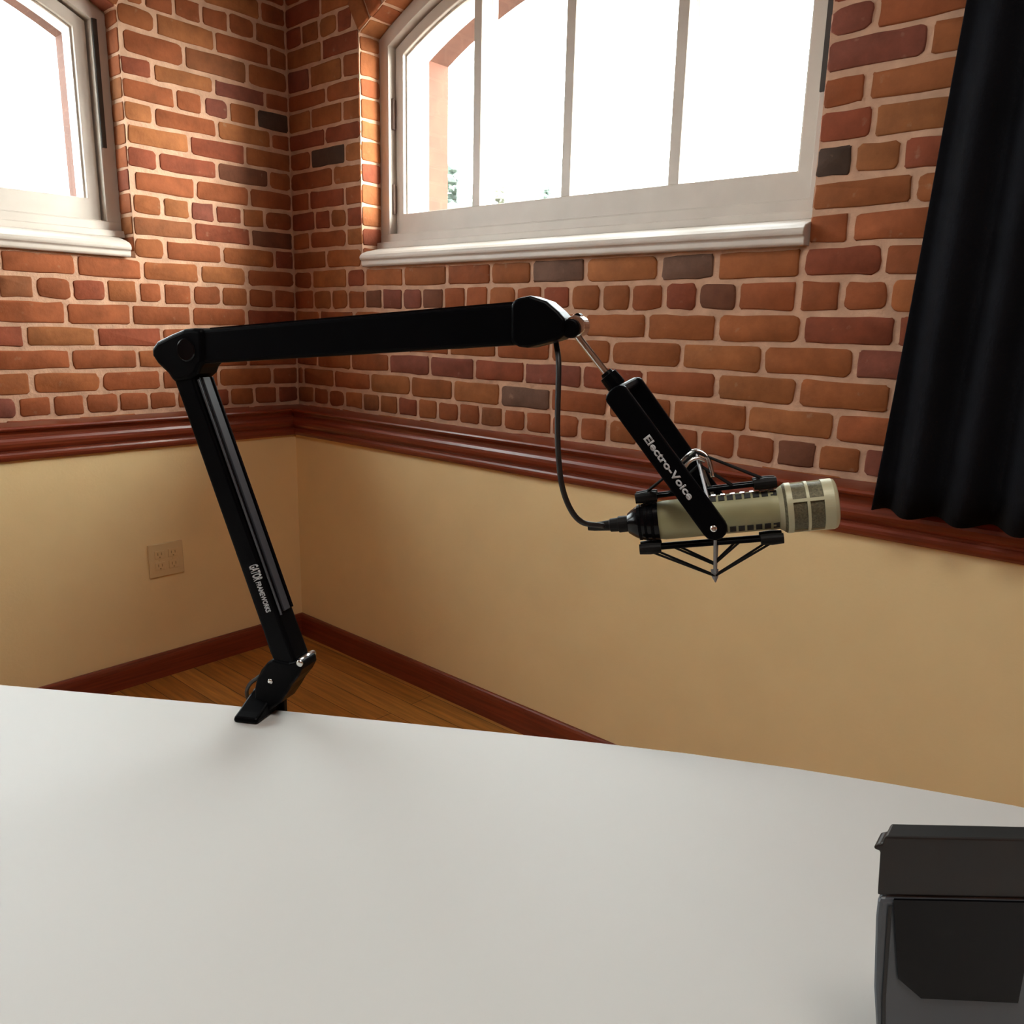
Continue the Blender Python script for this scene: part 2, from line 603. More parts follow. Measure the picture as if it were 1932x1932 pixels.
def build_wall(name, pos, N, J, T, w0, smax, mirror, more=()):
    bm = bmesh.new()
    lay = bm.loops.layers.float_color.new('tone')
    hole = [[(w + x, z) for x, z in opening(0, 0)] for w in (w0,) + tuple(more)]
    hole_out = [[(w + x, z) for x, z in opening(.045, .06)] for w in (w0,) + tuple(more)]
    ztop = 3.0 - H + .2
    slab(bm, pos, -.0 if not mirror else 0, smax, -H, ztop, 0, .14, hole)
    f2 = slab(bm, pos, -.4, smax, -H, ztop, .1401, .345, hole_out)
    for f in f2:
        f.material_index = 2
    bmesh.ops.recalc_face_normals(bm, faces=bm.faces[:])
    P = lambda u, v: pos(u, 0, v)
    a, b = w0, w0 + WIN
    mid = w0 + WIN / 2
    ring = .105
    zl = list(ZL)
    top = []
    z = zl[0]
    while z < 1.55:
        z += .0665
        top.insert(0, z)
    zs = top + zl
    k0 = -len(top)
    for i in range(len(zs) - 1):
        k = k0 + i
        z1, z0 = zs[i], zs[i + 1]
        zm = (z0 + z1) / 2
        js = joints(J.get(k, [.1 if k % 2 else .2]), k, 2.44 if mirror else smax - .25)
        for s0, s1 in zip(js, js[1:]):
            g = random.uniform(.0050, .0080)
            parts = [(s0 + g, s1 - g)]
            # cut out the opening
            cut = None
            if z1 > .19 and zm < SPRING - .0:
                cut = (a, b)
            elif zm >= SPRING:
                ro = RAD + ring - .004
                if z0 - ZC < ro:
                    ex = math.sqrt(max(ro * ro - (z1 - ZC) ** 2, 0))
                    inn = math.sqrt(max((RAD + .03) ** 2 - (z0 - ZC) ** 2, 0))
                    hw = max(ex - .045, inn)
                    if hw > 0:
                        cut = (mid - hw, mid + hw)
            if cut:
                c0, c1 = cut
                u0, u1 = parts[0]
                parts = []
                if u0 < c0:
                    parts.append((u0, min(u1, c0 - .001)))
                if u1 > c1:
                    parts.append((max(u0, c1 + .001), u1))
            for u0, u1 in parts:
                col = None
                for (ts, tk), tn in T.items():
                    if tk == k and u0 - .012 <= ts <= u1 + .012:
                        col = TONES[tn]
                if col is None:
                    col = tone() if random.random() > .025 else random.choice([TONES['plum'], TONES['brown']])
                vg = random.uniform(.0052, .0078)
                brick(bm, lay, P, N, u0, u1, z0 + vg, z1 - vg, col)
    # arch ring of rowlock bricks
    th = math.asin((WIN / 2) / RAD)
    n = 24
    for i in range(n):
        a0 = -th + 2 * th * i / n
        a1 = -th + 2 * th * (i + 1) / n
        PP = lambda u, v: pos(mid + (RAD + v) * math.sin(u), 0, ZC + (RAD + v) * math.cos(u))
        # angles are tiny next to the radius: build in arc-length units
        PA = lambda u, v, PP=PP: PP(u / RAD, v)
        brick(bm, lay, PA, N, a0 * RAD + .005, a1 * RAD - .005, .002, ring, tone(), r=.004, rise=.0075)
    # brick faces on the jambs and on the arch soffit
    for side, s in ((1, a), (-1, b)):
        NJ = (pos(1, 0, 0) - pos(0, 0, 0)) * side
        for i in range(len(zs) - 1):
            z1, z0 = zs[i], zs[i + 1]
            if z0 > SPRING or z1 < .21:
                continue
            z0c = max(z0, .2)
            z1c = min(z1, SPRING)
            brick(bm, lay, lambda u, v, s=s: pos(s, u, v), NJ, .004, .079, z0c + .005, z1c - .005, tone(), r=.006, rise=.003)
    for i in range(n):
        a0 = -th + 2 * th * i / n
        a1 = -th + 2 * th * (i + 1) / n
        am = (a0 + a1) / 2
        NS = pos(-math.sin(am), 0, -math.cos(am)) - pos(0, 0, 0)
        PS = lambda u, v: pos(mid + RAD * math.sin(u / RAD), v, ZC + RAD * math.cos(u / RAD))
        brick(bm, lay, PS, NS, a0 * RAD + .005, a1 * RAD - .005, .004, .079, tone(), r=.004, rise=.002)
    o = link(name, bm, [M['mortar'], M['brick'], M['outside_brick']])
    tag(o, kind='structure')
    return o


wall_right = build_wall('wall_right', pos_right, Vector((0, -1, 0)), RJ, TONE_R, .395, 4.4, False)
tag(wall_right, 'red brick wall holding the arched window and dark wood rail')
wall_left = build_wall('wall_left', pos_left, Vector((1, 0, 0)), LJ, TONE_L, .572, 5.2, True, (2.46,))
tag(wall_left, 'red brick wall left of the corner above the cream panel')

# cream plaster below the rail
WT_ = .055
bm = bmesh.new()
bbox(bm, (WT_, -WT_, 0), (4.4, -.0005, H - .345))
o = link('plaster_panel', bm, M['plaster'], wall_right)
bm = bmesh.new()
bbox(bm, (.0005, -5.2, 0), (WT_, -.0005, H - .345))
o = link('plaster_panel', bm, M['plaster'], wall_left)

# other walls, floor and ceiling
RX, RY, RZ = 4.4, -5.2, 3.0
bm = bmesh.new()
bbox(bm, (-.35, RY - .2, -.12), (RX + .2, .345, 0))
tag(link('floor', bm, M['floor']), 'orange brown wooden plank floor', kind='structure')
bm = bmesh.new()
bbox(bm, (-.35, RY - .2, RZ), (RX + .2, .345, RZ + .15))
tag(link('ceiling', bm, M['ceil']), 'dark timber ceiling above the frame', kind='structure')
bm = bmesh.new()
bbox(bm, (RX, RY, 0), (RX + .2, .345, RZ))
tag(link('wall_front', bm, M['room_brick']), 'plain red masonry wall closing the room on the right', kind='structure')
bm = bmesh.new()
bbox(bm, (-.345, RY - .2, 0), (RX + .2, RY, RZ))
tag(link('wall_back', bm, M['room_brick']), 'plain red masonry wall behind the camera', kind='structure')

# chair rail and baseboards, mitred in the corner
RAIL = [(0, -.2995), (.083, -.3035), (.089, -.305), (.0915, -.309), (.089, -.3135), (.082, -.316), (.076, -.319), (.0725, -.326), (.0725, -.334), (.0765, -.338), (.0800, -.345), (.0805, -.353),
        (.078, -.362), (.072, -.370), (.0675, -.3735), (.0675, -.377), (.0705, -.379), (.0725, -.384), (.0725, -.390), (.0700, -.397), (.066, -.402), (0, -.402)]
BASE = [(0, -1.098), (.062, -1.098), (.066, -1.101), (.0685, -1.108), (.070, -1.118), (.070, -H), (0, -H)]


def trim(name, pos, prof, s1, label, kind='structure'):
    bm = bmesh.new()
    A = [bm.verts.new(pos(d, -d, z)) for d, z in prof]
    B = [bm.verts.new(pos(s1, -d, z)) for d, z in prof]
    n = len(prof)
    for i in range(n):
        bm.faces.new((A[i], A[(i + 1) % n], B[(i + 1) % n], B[i]))
    bm.faces.new(A)
    bm.faces.new(B)
    bmesh.ops.recalc_face_normals(bm, faces=bm.faces[:])
    o = link(name, bm, M['wood'])
    tag(o, label, kind=kind)
    return o


trim('trim_1', pos_right, RAIL, 4.4, 'dark red wood chair rail below the arched window')
trim('trim_2', pos_left, RAIL, 5.2, 'dark red wood chair rail on the wall left of the corner')
trim('baseboard_right', pos_right, BASE, 4.4, 'dark red wood baseboard under the arched window wall')
trim('baseboard_left', pos_left, BASE, 5.2, 'dark red wood baseboard left of the corner')


# ------------------------------------------------------------------ windows
def ring_mesh(bm, W, outer, inner, d0, d1):
    """frame between two outlines with the same number of points, from depth d0 to d1"""
    n = len(outer)
    O0 = [bm.verts.new(W(x, d0, z)) for x, z in outer]
    I0 = [bm.verts.new(W(x, d0, z)) for x, z in inner]
    O1 = [bm.verts.new(W(x, d1, z)) for x, z in outer]
    I1 = [bm.verts.new(W(x, d1, z)) for x, z in inner]
    fs = []
    for i in range(n):
        j = (i + 1) % n
        fs += [bm.faces.new((O0[i], O0[j], I0[j], I0[i])), bm.faces.new((O1[j], O1[i], I1[i], I1[j])),
               bm.faces.new((O0[j], O0[i], O1[i], O1[j])), bm.faces.new((I0[i], I0[j], I1[j], I1[i]))]
    bmesh.ops.recalc_face_normals(bm, faces=fs)


def wbox(bm, W, x0, x1, d0, d1, z0, z1):
    c = [W(x, d, z) for z in (z0, z1) for x, d in ((x0, d0), (x1, d0), (x1, d1), (x0, d1))]
    vs = [bm.verts.new(p) for p in c]
    fs = [bm.faces.new([vs[i] for i in f]) for f in ((0, 3, 2, 1), (4, 5, 6, 7), (0, 1, 5, 4), (1, 2, 6, 5), (2, 3, 7, 6), (3, 0, 4, 7))]
    bmesh.ops.recalc_face_normals(bm, faces=fs)


def wprof(bm, W, prof, x0, x1):
    A = [bm.verts.new(W(x0, d, z)) for d, z in prof]
    B = [bm.verts.new(W(x1, d, z)) for d, z in prof]
    n = len(prof)
    fs = [bm.faces.new((A[i], A[(i + 1) % n], B[(i + 1) % n], B[i])) for i in range(n)] + [bm.faces.new(A), bm.faces.new(B)]
    bmesh.ops.recalc_face_normals(bm, faces=fs)


def build_window(name, pos, w0, label, mirror):
    def W(x, d, z):
        return pos(w0 + (WIN - x if mirror else x), d, z)
    root = empty(name, W(WIN / 2, .08, .183), label, None, 'structure')
    e = .001
    ring = [(.794, .031), (1.136, .031), (1.475, .031)]
    bm = bmesh.new()
    ring_mesh(bm, W, opening(e, .107), opening(.044, .110), .08, .139)
    wbox(bm, W, .0, WIN, .078, .139, .266, .2905)
    link('frame', bm, M['white'], root, bevel=.003)
    bm = bmesh.new()
    ring_mesh(bm, W, opening(.050, .109), opening(.086, .174), .105, .139)
    link('sash', bm, M['white'], root, bevel=.003)
    bm = bmesh.new()
    ring_mesh(bm, W, opening(.0855, .1735), opening(.092, .1745), .118, .135)
    link('glazing_bead', bm, M['white'], root)
    for x, wd in ring:
        xl = x - .395
        zt = arch_z(xl + wd / 2 - WIN / 2, RAD - .087)
        bm = bmesh.new()
        wbox(bm, W, xl, xl + wd, .106, .138, .356, zt)
        link('mullion', bm, M['white'], root, bevel=.0025)
        bm = bmesh.new()
        wbox(bm, W, xl - .002, xl + wd + .004, .150, .172, .345, arch_z(xl + wd / 2 - WIN / 2, RAD - .075))
        link('storm_mullion', bm, M['white_out'], root, bevel=.003)
    ed = [.086] + [x - .395 for x, _ in ring] + [WIN - .086]
    for i in range(4):
        xa = ed[i] + (.031 if i else 0)
        xb = ed[i + 1]
        bm = bmesh.new()
        pts = [(xa, .358)]
        for j in range(9):
            x = xa + (xb - xa) * j / 8
            pts.append((x, arch_z(x - WIN / 2, RAD - .086)))
        pts.append((xb, .358))
        off = W(0, .003, 0) - W(0, 0, 0)
        prism(bm, [W(x, .126, z) for x, z in pts], off)
        link('pane', bm, M['glass'], root)
    bm = bmesh.new()
    ring_mesh(bm, W, opening(.0452, .062), opening(.068, .150), .141, .235)
    link('storm_frame', bm, M['white_out'], root, bevel=.004)
    # stepped sill, rounded nose
    bm = bmesh.new()
    wprof(bm, W, [(.139, .183), (.139, .2445), (.050, .2445), (.030, .2395), (.0, .2325), (-.020, .2255), (-.030, .218), (-.033, .211), (-.031, .204), (-.026, .2015), (-.0245, .198), (-.0245, .188), (-.020, .183)], .002 if mirror else .024, WIN - (.024 if mirror else .002))
    link('window_sill', bm, M['white'], root, bevel=.002)
    bm = bmesh.new()
    wbox(bm, W, 0.001, WIN - .001, .060, .139, .2446, .2655)
    link('sill_board', bm, M['white'], root, bevel=.003)
    for z in (.36, .62):
        bm = bmesh.new()
        wbox(bm, W, .040, .052, .094, .106, z, z + .085)
        cyl(bm, W(.047, .098, z - .004), W(.047, .098, z + .089), .006, 12)
        link('hinge', bm, M['hinge'], root)
    bm = bmesh.new()
    wbox(bm, W, WIN - .042, WIN - .028, .0745, .0815, .505, .86)
    link('weather_strip', bm, M['strip'], root)
    return root


build_window('window_1', pos_right, .395, 'arched white four pane window above the microphone', False)
build_window('window_2', pos_left, .572, 'arched white window at the far left edge on the left wall', True)
build_window('added_window', pos_left, 2.46, 'unseen arched white window added for light along the left wall behind the camera', True)  # out-of-view opening added to bring more daylight onto the right wall


# ------------------------------------------------------------------ wall outlet
def pl_left(y, z, d):
    return Vector((WT_ + d, y, z + H))


oy, oz = -.574, -.777
root = empty('wall_outlet', pl_left(oy, oz, 0), 'square ivory double outlet plate on the cream wall left of the boom arm', 'outlet')
bm = bmesh.new()
obox(bm, pl_left(oy, oz, .003), Vector((1, 0, 0)), Vector((0, 1, 0)), Vector((0, 0, 1)), .006, .118, .114)
link('cover_plate', bm, M['plate'], root, bevel=.003)
for s in (-1, 1):
    for k in (-1, 1):
        c = pl_left(oy + s * .023, oz + k * .0195, .007)
        bm = bmesh.new()
        obox(bm, c, Vector((1, 0, 0)), Vector((0, 1, 0)), Vector((0, 0, 1)), .003, .033, .027)
        rc = link('receptacle', bm, M['plate'], root, bevel=.0012)
        bm = bmesh.new()
        for q in (-1, 1):
            obox(bm, c + Vector((.0015, q * .0062, .003)), Vector((1, 0, 0)), Vector((0, 1, 0)), Vector((0, 0, 1)), .0012, .0022, .009)
        cyl(bm, c + Vector((.001, 0, -.008)), c + Vector((.0022, 0, -.008)), .0024, 10)
        link('slots', bm, M['plate_dark'], rc)
for s in (-1, 1):
    bm = bmesh.new()
    cyl(bm, pl_left(oy + s * .023, oz, .005), pl_left(oy + s * .023, oz, .0078), .003, 10)
    link('plate_screw', bm, M['plate'], root)

# ------------------------------------------------------------------ table
ZT = H - .455
far = [on_z(px, py, ZT) for px, py in ((242, 1312), (400, 1326), (540, 1340), (750, 1361), (970, 1383), (1130, 1400), (1300, 1420), (1500, 1448), (1688, 1478))]
d0 = (far[0] - far[1]).normalized()
left_end = far[0] + d0 * .70
outl = [left_end] + far
for p in ((2.52, -.872), (2.66, -.832), (2.84, -.800), (2.98, -.800), (3.08, -.835), (3.15, -.91), (3.18, -1.02), (3.18, -1.30), (3.10, -1.41)):
    outl.append(Vector((p[0], p[1], ZT)))
v = Vector((.54, -.84, 0))
nl = left_end + v * .76
outl += [nl + Vector((.1, .062, 0)), nl, nl + Vector((-.07, .06, 0)), left_end + v * .10 + d0 * .05]
outl = [Vector((p.x, p.y, ZT)) for p in outl]
table = empty('conference_table', (2.2, -1.5, 0), 'long white topped table with a curved far edge in the foreground', 'table')
bm = bmesh.new()
prism(bm, [p - Vector((0, 0, .0155)) for p in outl], Vector((0, 0, .031)))
link('table_top', bm, M['table'], table, bevel=.003, seg=3)
mid = sum(outl, Vector()) / len(outl)
for p in ((1.35, -1.85), (1.75, -2.0), (2.72, -1.02), (2.98, -1.25)):
    bm = bmesh.new()
    cyl(bm, Vector((p[0], p[1], 0)), Vector((p[0], p[1], ZT - .031)), .028, 24)
    cyl(bm, Vector((p[0], p[1], 0)), Vector((p[0], p[1], .02)), .04, 24)
    link('leg', bm, M['steel_grey'], table, smooth=False)

# ------------------------------------------------------------------ boom arm
E0 = on_z(512, 1338, ZT)                      # table edge where the clamp sits
edge_dir = (far[2] - far[1]).normalized()
inw = Vector((edge_dir.y, -edge_dir.x, 0)).normalized()
if inw.dot(CAM - E0) < 0:
    inw = -inw
rh = Vector((MR.x, MR.y, 0)).normalized()
fh = Vector((-rh.y, rh.x, 0))
A_ = math.radians(20)
hv = rh * math.cos(A_) - fh * math.sin(A_)     # horizontal direction of the arm's plane
nv = (-fh * math.cos(A_) - rh * math.sin(A_))  # its normal, towards the camera
UP = Vector((0, 0, 1))


def pl(px, py, off=0.0):
    d = ray(px, py)
    return CAM + d * ((E0 + nv * off - CAM).dot(nv) / d.dot(nv))


arm = empty('boom_arm', E0, 'black jointed microphone boom arm clamped to the table edge', 'microphone arm')
# clamp: jaw on the table, spine over the edge, lower jaw with a screw
bm = bmesh.new()
jw = .029
jlow = [E0 + inw * -.012 + edge_dir * -.004, E0 + inw * .041 - edge_dir * .013]
prof = [(0, .0005), (1, .0005), (1, .007), (.82, .011), (.45, .021), (0, .032)]
prism(bm, [Vector((p.x, p.y, ZT + z)) for p, z in [(jlow[0] + (jlow[1] - jlow[0]) * t, z) for t, z in prof]], edge_dir * jw)
ja = link('clamp_jaw', bm, M['black'], arm, bevel=.0025)
bm = bmesh.new()
prism(bm, [Vector((E0.x, E0.y, 0)) - inw * a + UP * z for a, z in ((.003, ZT + .02), (.014, ZT + .02), (.014, ZT - .085), (-.040, ZT - .085), (-.040, ZT - .074), (.003, ZT - .074))], edge_dir * jw)
cf = link('clamp_frame', bm, M['black'], arm, bevel=.002)
bm = bmesh.new()
sp = E0 + inw * .028
cyl(bm, Vector((sp.x, sp.y, ZT - .125)), Vector((sp.x, sp.y, ZT - .040)), .0045, 16)
lathe(bm, Vector((sp.x, sp.y, ZT - .040)), UP, [(0, 0), (0, .013), (.0085, .013), (.0085, 0)], 20)
cyl(bm, Vector((sp.x, sp.y, ZT - .12)) - edge_dir * .022, Vector((sp.x, sp.y, ZT - .12)) + edge_dir * .022, .003, 10)
link('clamp_screw', bm, M['steel_grey'], cf)

bm = bmesh.new()
prism(bm, [pl(*p) for p in ((530, 1233), (519, 1241), (508, 1254), (500, 1270), (496, 1288), (496, 1306), (493, 1322), (486, 1331), (514, 1338), (530, 1325), (543, 1317), (556, 1298), (564, 1284), (577, 1268), (584, 1254), (583, 1243), (574, 1236), (560, 1240), (545, 1237))], nv * .034)
bh = link('base_housing', bm, M['black'], arm, bevel=.006, seg=4)
for p, r in (((511, 1285), .0034), ((566, 1251), .0042)):
    bm = bmesh.new()
    c = pl(p[0], p[1], .0165)
    lathe(bm, c, nv, [(0, 0), (0, r), (.0016, r), (.0024, r * .7), (.0026, 0)], 16)
    link('bolt', bm, M['chrome'], bh, smooth=True)
bm = bmesh.new()
c = pl(578, 1240, -.004)
lathe(bm, c - nv * .014, nv, [(0, 0), (0, .004), (.028, .004), (.028, 0)], 16)
link('pivot_pin', bm, M['chrome'], bh, smooth=True)

bm = bmesh.new()
prism(bm, [pl(*p) for p in ((336, 690), (512, 1190), (522, 1222), (530, 1240), (566, 1246), (570, 1236), (562, 1216), (548, 1178), (398, 757), (379, 700), (370, 680))], nv * .030)
la = link('lower_arm', bm, M['black'], arm, bevel=.004, seg=3)
# cable channel: two lips and an inset cover along the inner face
p_t, p_b = pl(386, 712), pl(540, 1150)
ld = (p_b - p_t).normalized()
lw = ld.cross(nv).normalized()
if lw.dot(hv) < 0:
    lw = -lw
for nm, off, w, mm in (('channel_cover', 0, .011, M['channel']), ('channel_lip', .0105, .003, M['black_gloss']), ('channel_lip', -.0105, .003, M['black_gloss'])):
    bm = bmesh.new()
    obox(bm, (p_t + p_b) / 2 + lw * .0008 + nv * off, ld, lw, nv, (p_b - p_t).length, .0028, w)
    link(nm, bm, mm, la, bevel=.0006)
# glossy groove line along the broad face
bm = bmesh.new()
a, b = pl(374, 716, .0152), pl(531, 1160, .0152)
obox(bm, (a + b) / 2, (b - a).normalized(), lw, nv, (b - a).length, .0022, .0012)
link('face_groove', bm, M['channel'], la)
# printing
a, b = pl(474, 1067, .0154), pl(484, 1096, .0154)
lettering('lettering', 'GATOR', (a + b) / 2 + lw * .0030, ld, lw, nv, .0135, .0190, M['print'], la)
a, b = pl(487, 1098, .0154), pl(506, 1155, .0154)
lettering('lettering', 'FRAMEWORKS', (a + b) / 2 + lw * .0004, ld, lw, nv, .0072, .037, M['print'], la)

bm = bmesh.new()
prism(bm, [pl(*p) for p in ((308, 671), (306, 657), (316, 644), (342, 631), (366, 621), (384, 619), (402, 621), (404, 684), (396, 693), (392, 704), (378, 716), (347, 720), (337, 704), (318, 686))], nv * .036)
link('elbow_joint', bm, M['black'], arm, bevel=.005, seg=4)
bm = bmesh.new()
c = pl(352, 660, .0175)
lathe(bm, c, nv, [(0, 0), (0, .012), (.0012, .0125), (.002, .011), (.002, 0)], 28)
link('elbow_cap', bm, M['black_gloss'], arm, smooth=False)

bm = bmesh.new()
prism(bm, [pl(*p) for p in ((392, 622), (982, 573), (982, 651), (392, 686))], nv * .030)
ua = link('upper_arm', bm, M['black'], arm, bevel=.004, seg=3)
bm = bmesh.new()
a, b = pl(410, 621), pl(976, 573)
ud = (b - a).normalized()
un = nv.cross(ud).normalized()
if un.z < 0:
    un = -un
for off in (.0105, -.0105):
    obox(bm, (a + b) / 2 + un * .0004 + nv * off, ud, un, nv, (b - a).length, .002, .003)
link('channel_lip', bm, M['black_gloss'], ua)

bm = bmesh.new()
prism(bm, [pl(*p) for p in ((974, 575), (984, 564), (1010, 559), (1040, 569), (1062, 588), (1076, 604), (1076, 630), (1064, 640), (1034, 649), (1004, 656), (988, 654), (974, 646))], nv * .034)
ej = link('end_joint', bm, M['black'], arm, bevel=.005, seg=4)
PIV = pl(1083, 620)
bm = bmesh.new()
lathe(bm, PIV - nv * .0145, nv, [(0, 0), (0, .0075), (.002, .0088), (.027, .0088), (.029, .0075), (.029, 0)], 24)
kn = link('swivel_knob', bm, M['black'], ej, smooth=False, bevel=.001)
bm = bmesh.new()
lathe(bm, PIV - nv * .0095 + (hv * .0032 + UP * .0022), nv, [(0, 0), (0, .0098), (.019, .0098), (.019, 0)], 28)
obox(bm, pl(1090, 600), hv, UP, nv, .008, .006, .008)
link('swivel_ring', bm, M['chrome'], ej, bevel=.001)
bm = bmesh.new()
lathe(bm, pl(1092, 597) - nv * .005, nv, [(0, 0), (0, .003), (.010, .003), (.010, 0)], 14)
link('thumb_screw', bm, M['black'], ej, smooth=False)
pd = (PIV - CAM).dot(MF)

# ------------------------------------------------------------------ shock mount
sm0 = at(1176, 738, pd + .004)
mount = empty('shock_mount', sm0, 'black fork shock mount hanging from the boom arm with wire cradle', 'shock mount')
rod_a, rod_b = at(1089, 634, pd), at(1147, 708, pd + .002)
bm = bmesh.new()
cyl(bm, rod_a, rod_b, .0033, 18)
link('threaded_stud', bm, M['chrome'], mount, smooth=False)
rdir = (rod_b - rod_a).normalized()
bm = bmesh.new()
lathe(bm, at(1143, 702, pd + .002), rdir, [(0, 0), (0, .0055), (.003, .0062), (.0035, .0086), (.012, .0090), (.0165, .0090), (.018, .0075), (.018, 0)], 20)
link('mount_nut', bm, M['black'], mount, smooth=False)
mic_a, mic_b = at(1212, 985, pd + .020), at(1570, 950, pd - .020)
mx = (mic_b - mic_a).normalized()
mcen = mic_a + (mic_b - mic_a) * ((1345 - 1212) / (1570 - 1212.))
ft, fb = at(1163, 744, pd - .012), at(1348, 996, pd - .030)
rt, rb = at(1193, 728, pd + .030), at(1357, 960, pd + .030)


def bar(t, b, sep, w, th):
    d = (b - t).normalized()
    s = (sep - d * sep.dot(d)).normalized()
    wv = d.cross(s).normalized()
    pts = []
    for k in range(9):
        a = math.pi * k / 8
        pts.append(b + d * (w * .5 * math.sin(a)) + wv * (w * .5 * math.cos(a)))
    for k in range(9):
        a = math.pi * k / 8
        pts.append(t - d * (w * .28 * math.sin(a)) - wv * (w * .5 * math.cos(a)))
    bm = bmesh.new()
    prism(bm, pts, s * th)
    return bm, d, s, wv


sep = (rt - ft)
bm, fd, fs_, fw = bar(ft, fb, (rb - fb), .0225, .0075)
fbar = link('fork_arm', bm, M['black'], mount, bevel=.002, seg=3)
bm, rd, rs_, rw = bar(rt, rb, (rb - fb), .0225, .0075)
rbar = link('fork_arm', bm, M['black'], mount, bevel=.002, seg=3)
bm = bmesh.new()
mt = (ft + rt) / 2
md = ((fd + rd) / 2).normalized()
sv = (rt - ft).normalized()
wv_ = md.cross(sv).normalized()
obox(bm, mt - md * .0005, md, sv, wv_, .010, (rt - ft).length, .018)
link('fork_bridge', bm, M['black'], mount, bevel=.003, seg=3)
# print on the near fork arm
ns = fs_ if fs_.dot(CAM - fb) > 0 else -fs_
lc0, lc1 = at(1214, 828, pd - .02), at(1303, 942, pd - .026)
lc = ft + fd * ((((lc0 + lc1) / 2) - ft).dot(fd))
lup = fw if fw.dot(MR) > 0 else -fw
lettering('lettering', 'Electro-Voice', lc + ns * .0038, fd, lup, ns, .0072, (lc1 - lc0).length, M['print'], fbar)
for c_, s_, p_ in ((fb, ns, fbar), (rb, -ns, rbar)):
    bm = bmesh.new()
    lathe(bm, c_ + s_ * .003, s_, [(0, 0), (0, .0030), (.0014, .0030), (.002, .002), (.0022, 0)], 16)
    link('pivot_screw', bm, M['chrome'] if p_ is fbar else M['black'], p_, smooth=False)
# cradle: diamond hoop through both pivots, long side bars, wires to the four bar ends
mside = (-ns - mx * (-ns).dot(mx)).normalized()
mup = mside.cross(mx).normalized()
if mup.z < 0:
    mup = -mup
ab, atp = at(1349, 1086, pd - .004), at(1313, 853, pd + .004)
bm = bmesh.new()
for q in (fb - ns * .004, rb + ns * .004):
    tube(bm, [q, ab], .0016, 8)
    tube(bm, [q, atp], .0016, 8)
lathe(bm, ab + (ab - mcen).normalized() * -.006, (ab - mcen).normalized(), [(0, 0), (0, .0035), (.007, .0030), (.012, .0006), (.0125, 0)], 12)
hoop = link('cradle_hoop', bm, M['steel_grey'], mount, smooth=False)
bm = bmesh.new()
cpt = smooth_path([at(1278, 882, pd + .012), at(1296, 861, pd + .010), at(1313, 851, pd + .004), at(1334, 862, pd), at(1345, 900, pd - .004)], 6)
tube(bm, cpt, .0022, 10)
cpt = smooth_path([at(1284, 893, pd - .004), at(1300, 872, pd - .004), at(1316, 865, pd - .004), at(1330, 870, pd - .004)], 6)
tube(bm, cpt, .0019, 10)
link('top_clip', bm, M['chrome'], mount, smooth=True)
Rm = .0186
bars = {}
for nm, up_, pA, pB, ap in (('bottom', -1, (1216, 1033), (1468, 1013), ab), ('top', 1, (1208, 938), (1455, 909), atp)):
    for s_ in (-1, 1):
        q0 = at(pA[0], pA[1], pd + .018) + mside * (s_ * .009)
        q1 = at(pB[0], pB[1], pd - .010) + mside * (s_ * .009)
        bm = bmesh.new()
        tube(bm, [q0, q1], .0019, 10)
        b_ = link('cradle_bar', bm, M['black'], mount)
        dd = (q1 - q0).normalized()
        for qq in (q0 - dd * .004, q1 - dd * .016):
            bm = bmesh.new()
            lathe(bm, qq, dd, [(0, 0), (0, .0048), (.010, .0055), (.020, .0048), (.020, 0)], 14)
            link('rubber_grip', bm, M['rubber'], b_)
        m0 = q0 + (q1 - q0) * .22
        m1 = q0 + (q1 - q0) * .72
        ip = ap + (mcen - ap) * .20 + mside * (s_ * .004)
        for wa, wb_ in ((q0, ap + mside * (s_ * .002)), (q1, ap + mside * (s_ * .002)), (m0, ip), (m1, ip)):
            bm = bmesh.new()
            tube(bm, [wa, wb_], .00115, 8)
            link('suspension_wire', bm, M['rubber'], mount)
# ------------------------------------------------------------------ microphone
scale = (mic_b - mic_a).length / (1570 - 1212.)
mic = empty('microphone', mcen, 'fawn coloured broadcast microphone with square grille windows in the shock mount', 'microphone')


def mt_(px):                                   # distance along the axis for a place on the body
    return (px - 1345) * scale


tb0, tb1, th1 = mt_(1243), mt_(1478), mt_(1577)
bm = bmesh.new()
lathe(bm, mcen, mx, [(tb0 - .004, 0), (tb0 - .004, Rm * .86), (tb0, Rm * .95), (tb0 + .006, Rm), (tb1 - .012, Rm), (tb1 - .010, Rm * 1.02), (tb1 - .007, Rm * 1.02), (tb1 - .005, Rm), (tb1 + .002, Rm * 1.0), (tb1 + .002, 0)], 48)
body = link('body', bm, M['mic'], mic, smooth=False)
for p in body.data.polygons:
    p.use_smooth = True
em = body.modifiers.new('edges', 'EDGE_SPLIT')
em.split_angle = math.radians(40)
# vent slots in rows round the body
vcam = (CAM - mcen)
vcam = (vcam - mx * vcam.dot(mx)).normalized()
vup = mup
vv = vcam
vu = mx.cross(vv).normalized()
if vu.z < 0:
    vu = -vu
for deg in (52, -52, 128, -128):
    dv = vv * math.cos(math.radians(deg)) + vu * math.sin(math.radians(deg))
    tv = mx.cross(dv).normalized()
    bm = bmesh.new()
    for k in range(8):
        t = mt_(1352) + k * (mt_(1474) - mt_(1352)) / 7.6
        obox(bm, mcen + mx * t + dv * (Rm - .0012), mx, tv, dv, .0056, .0072, .003)
    link('vent_slots', bm, M['slot'], body)
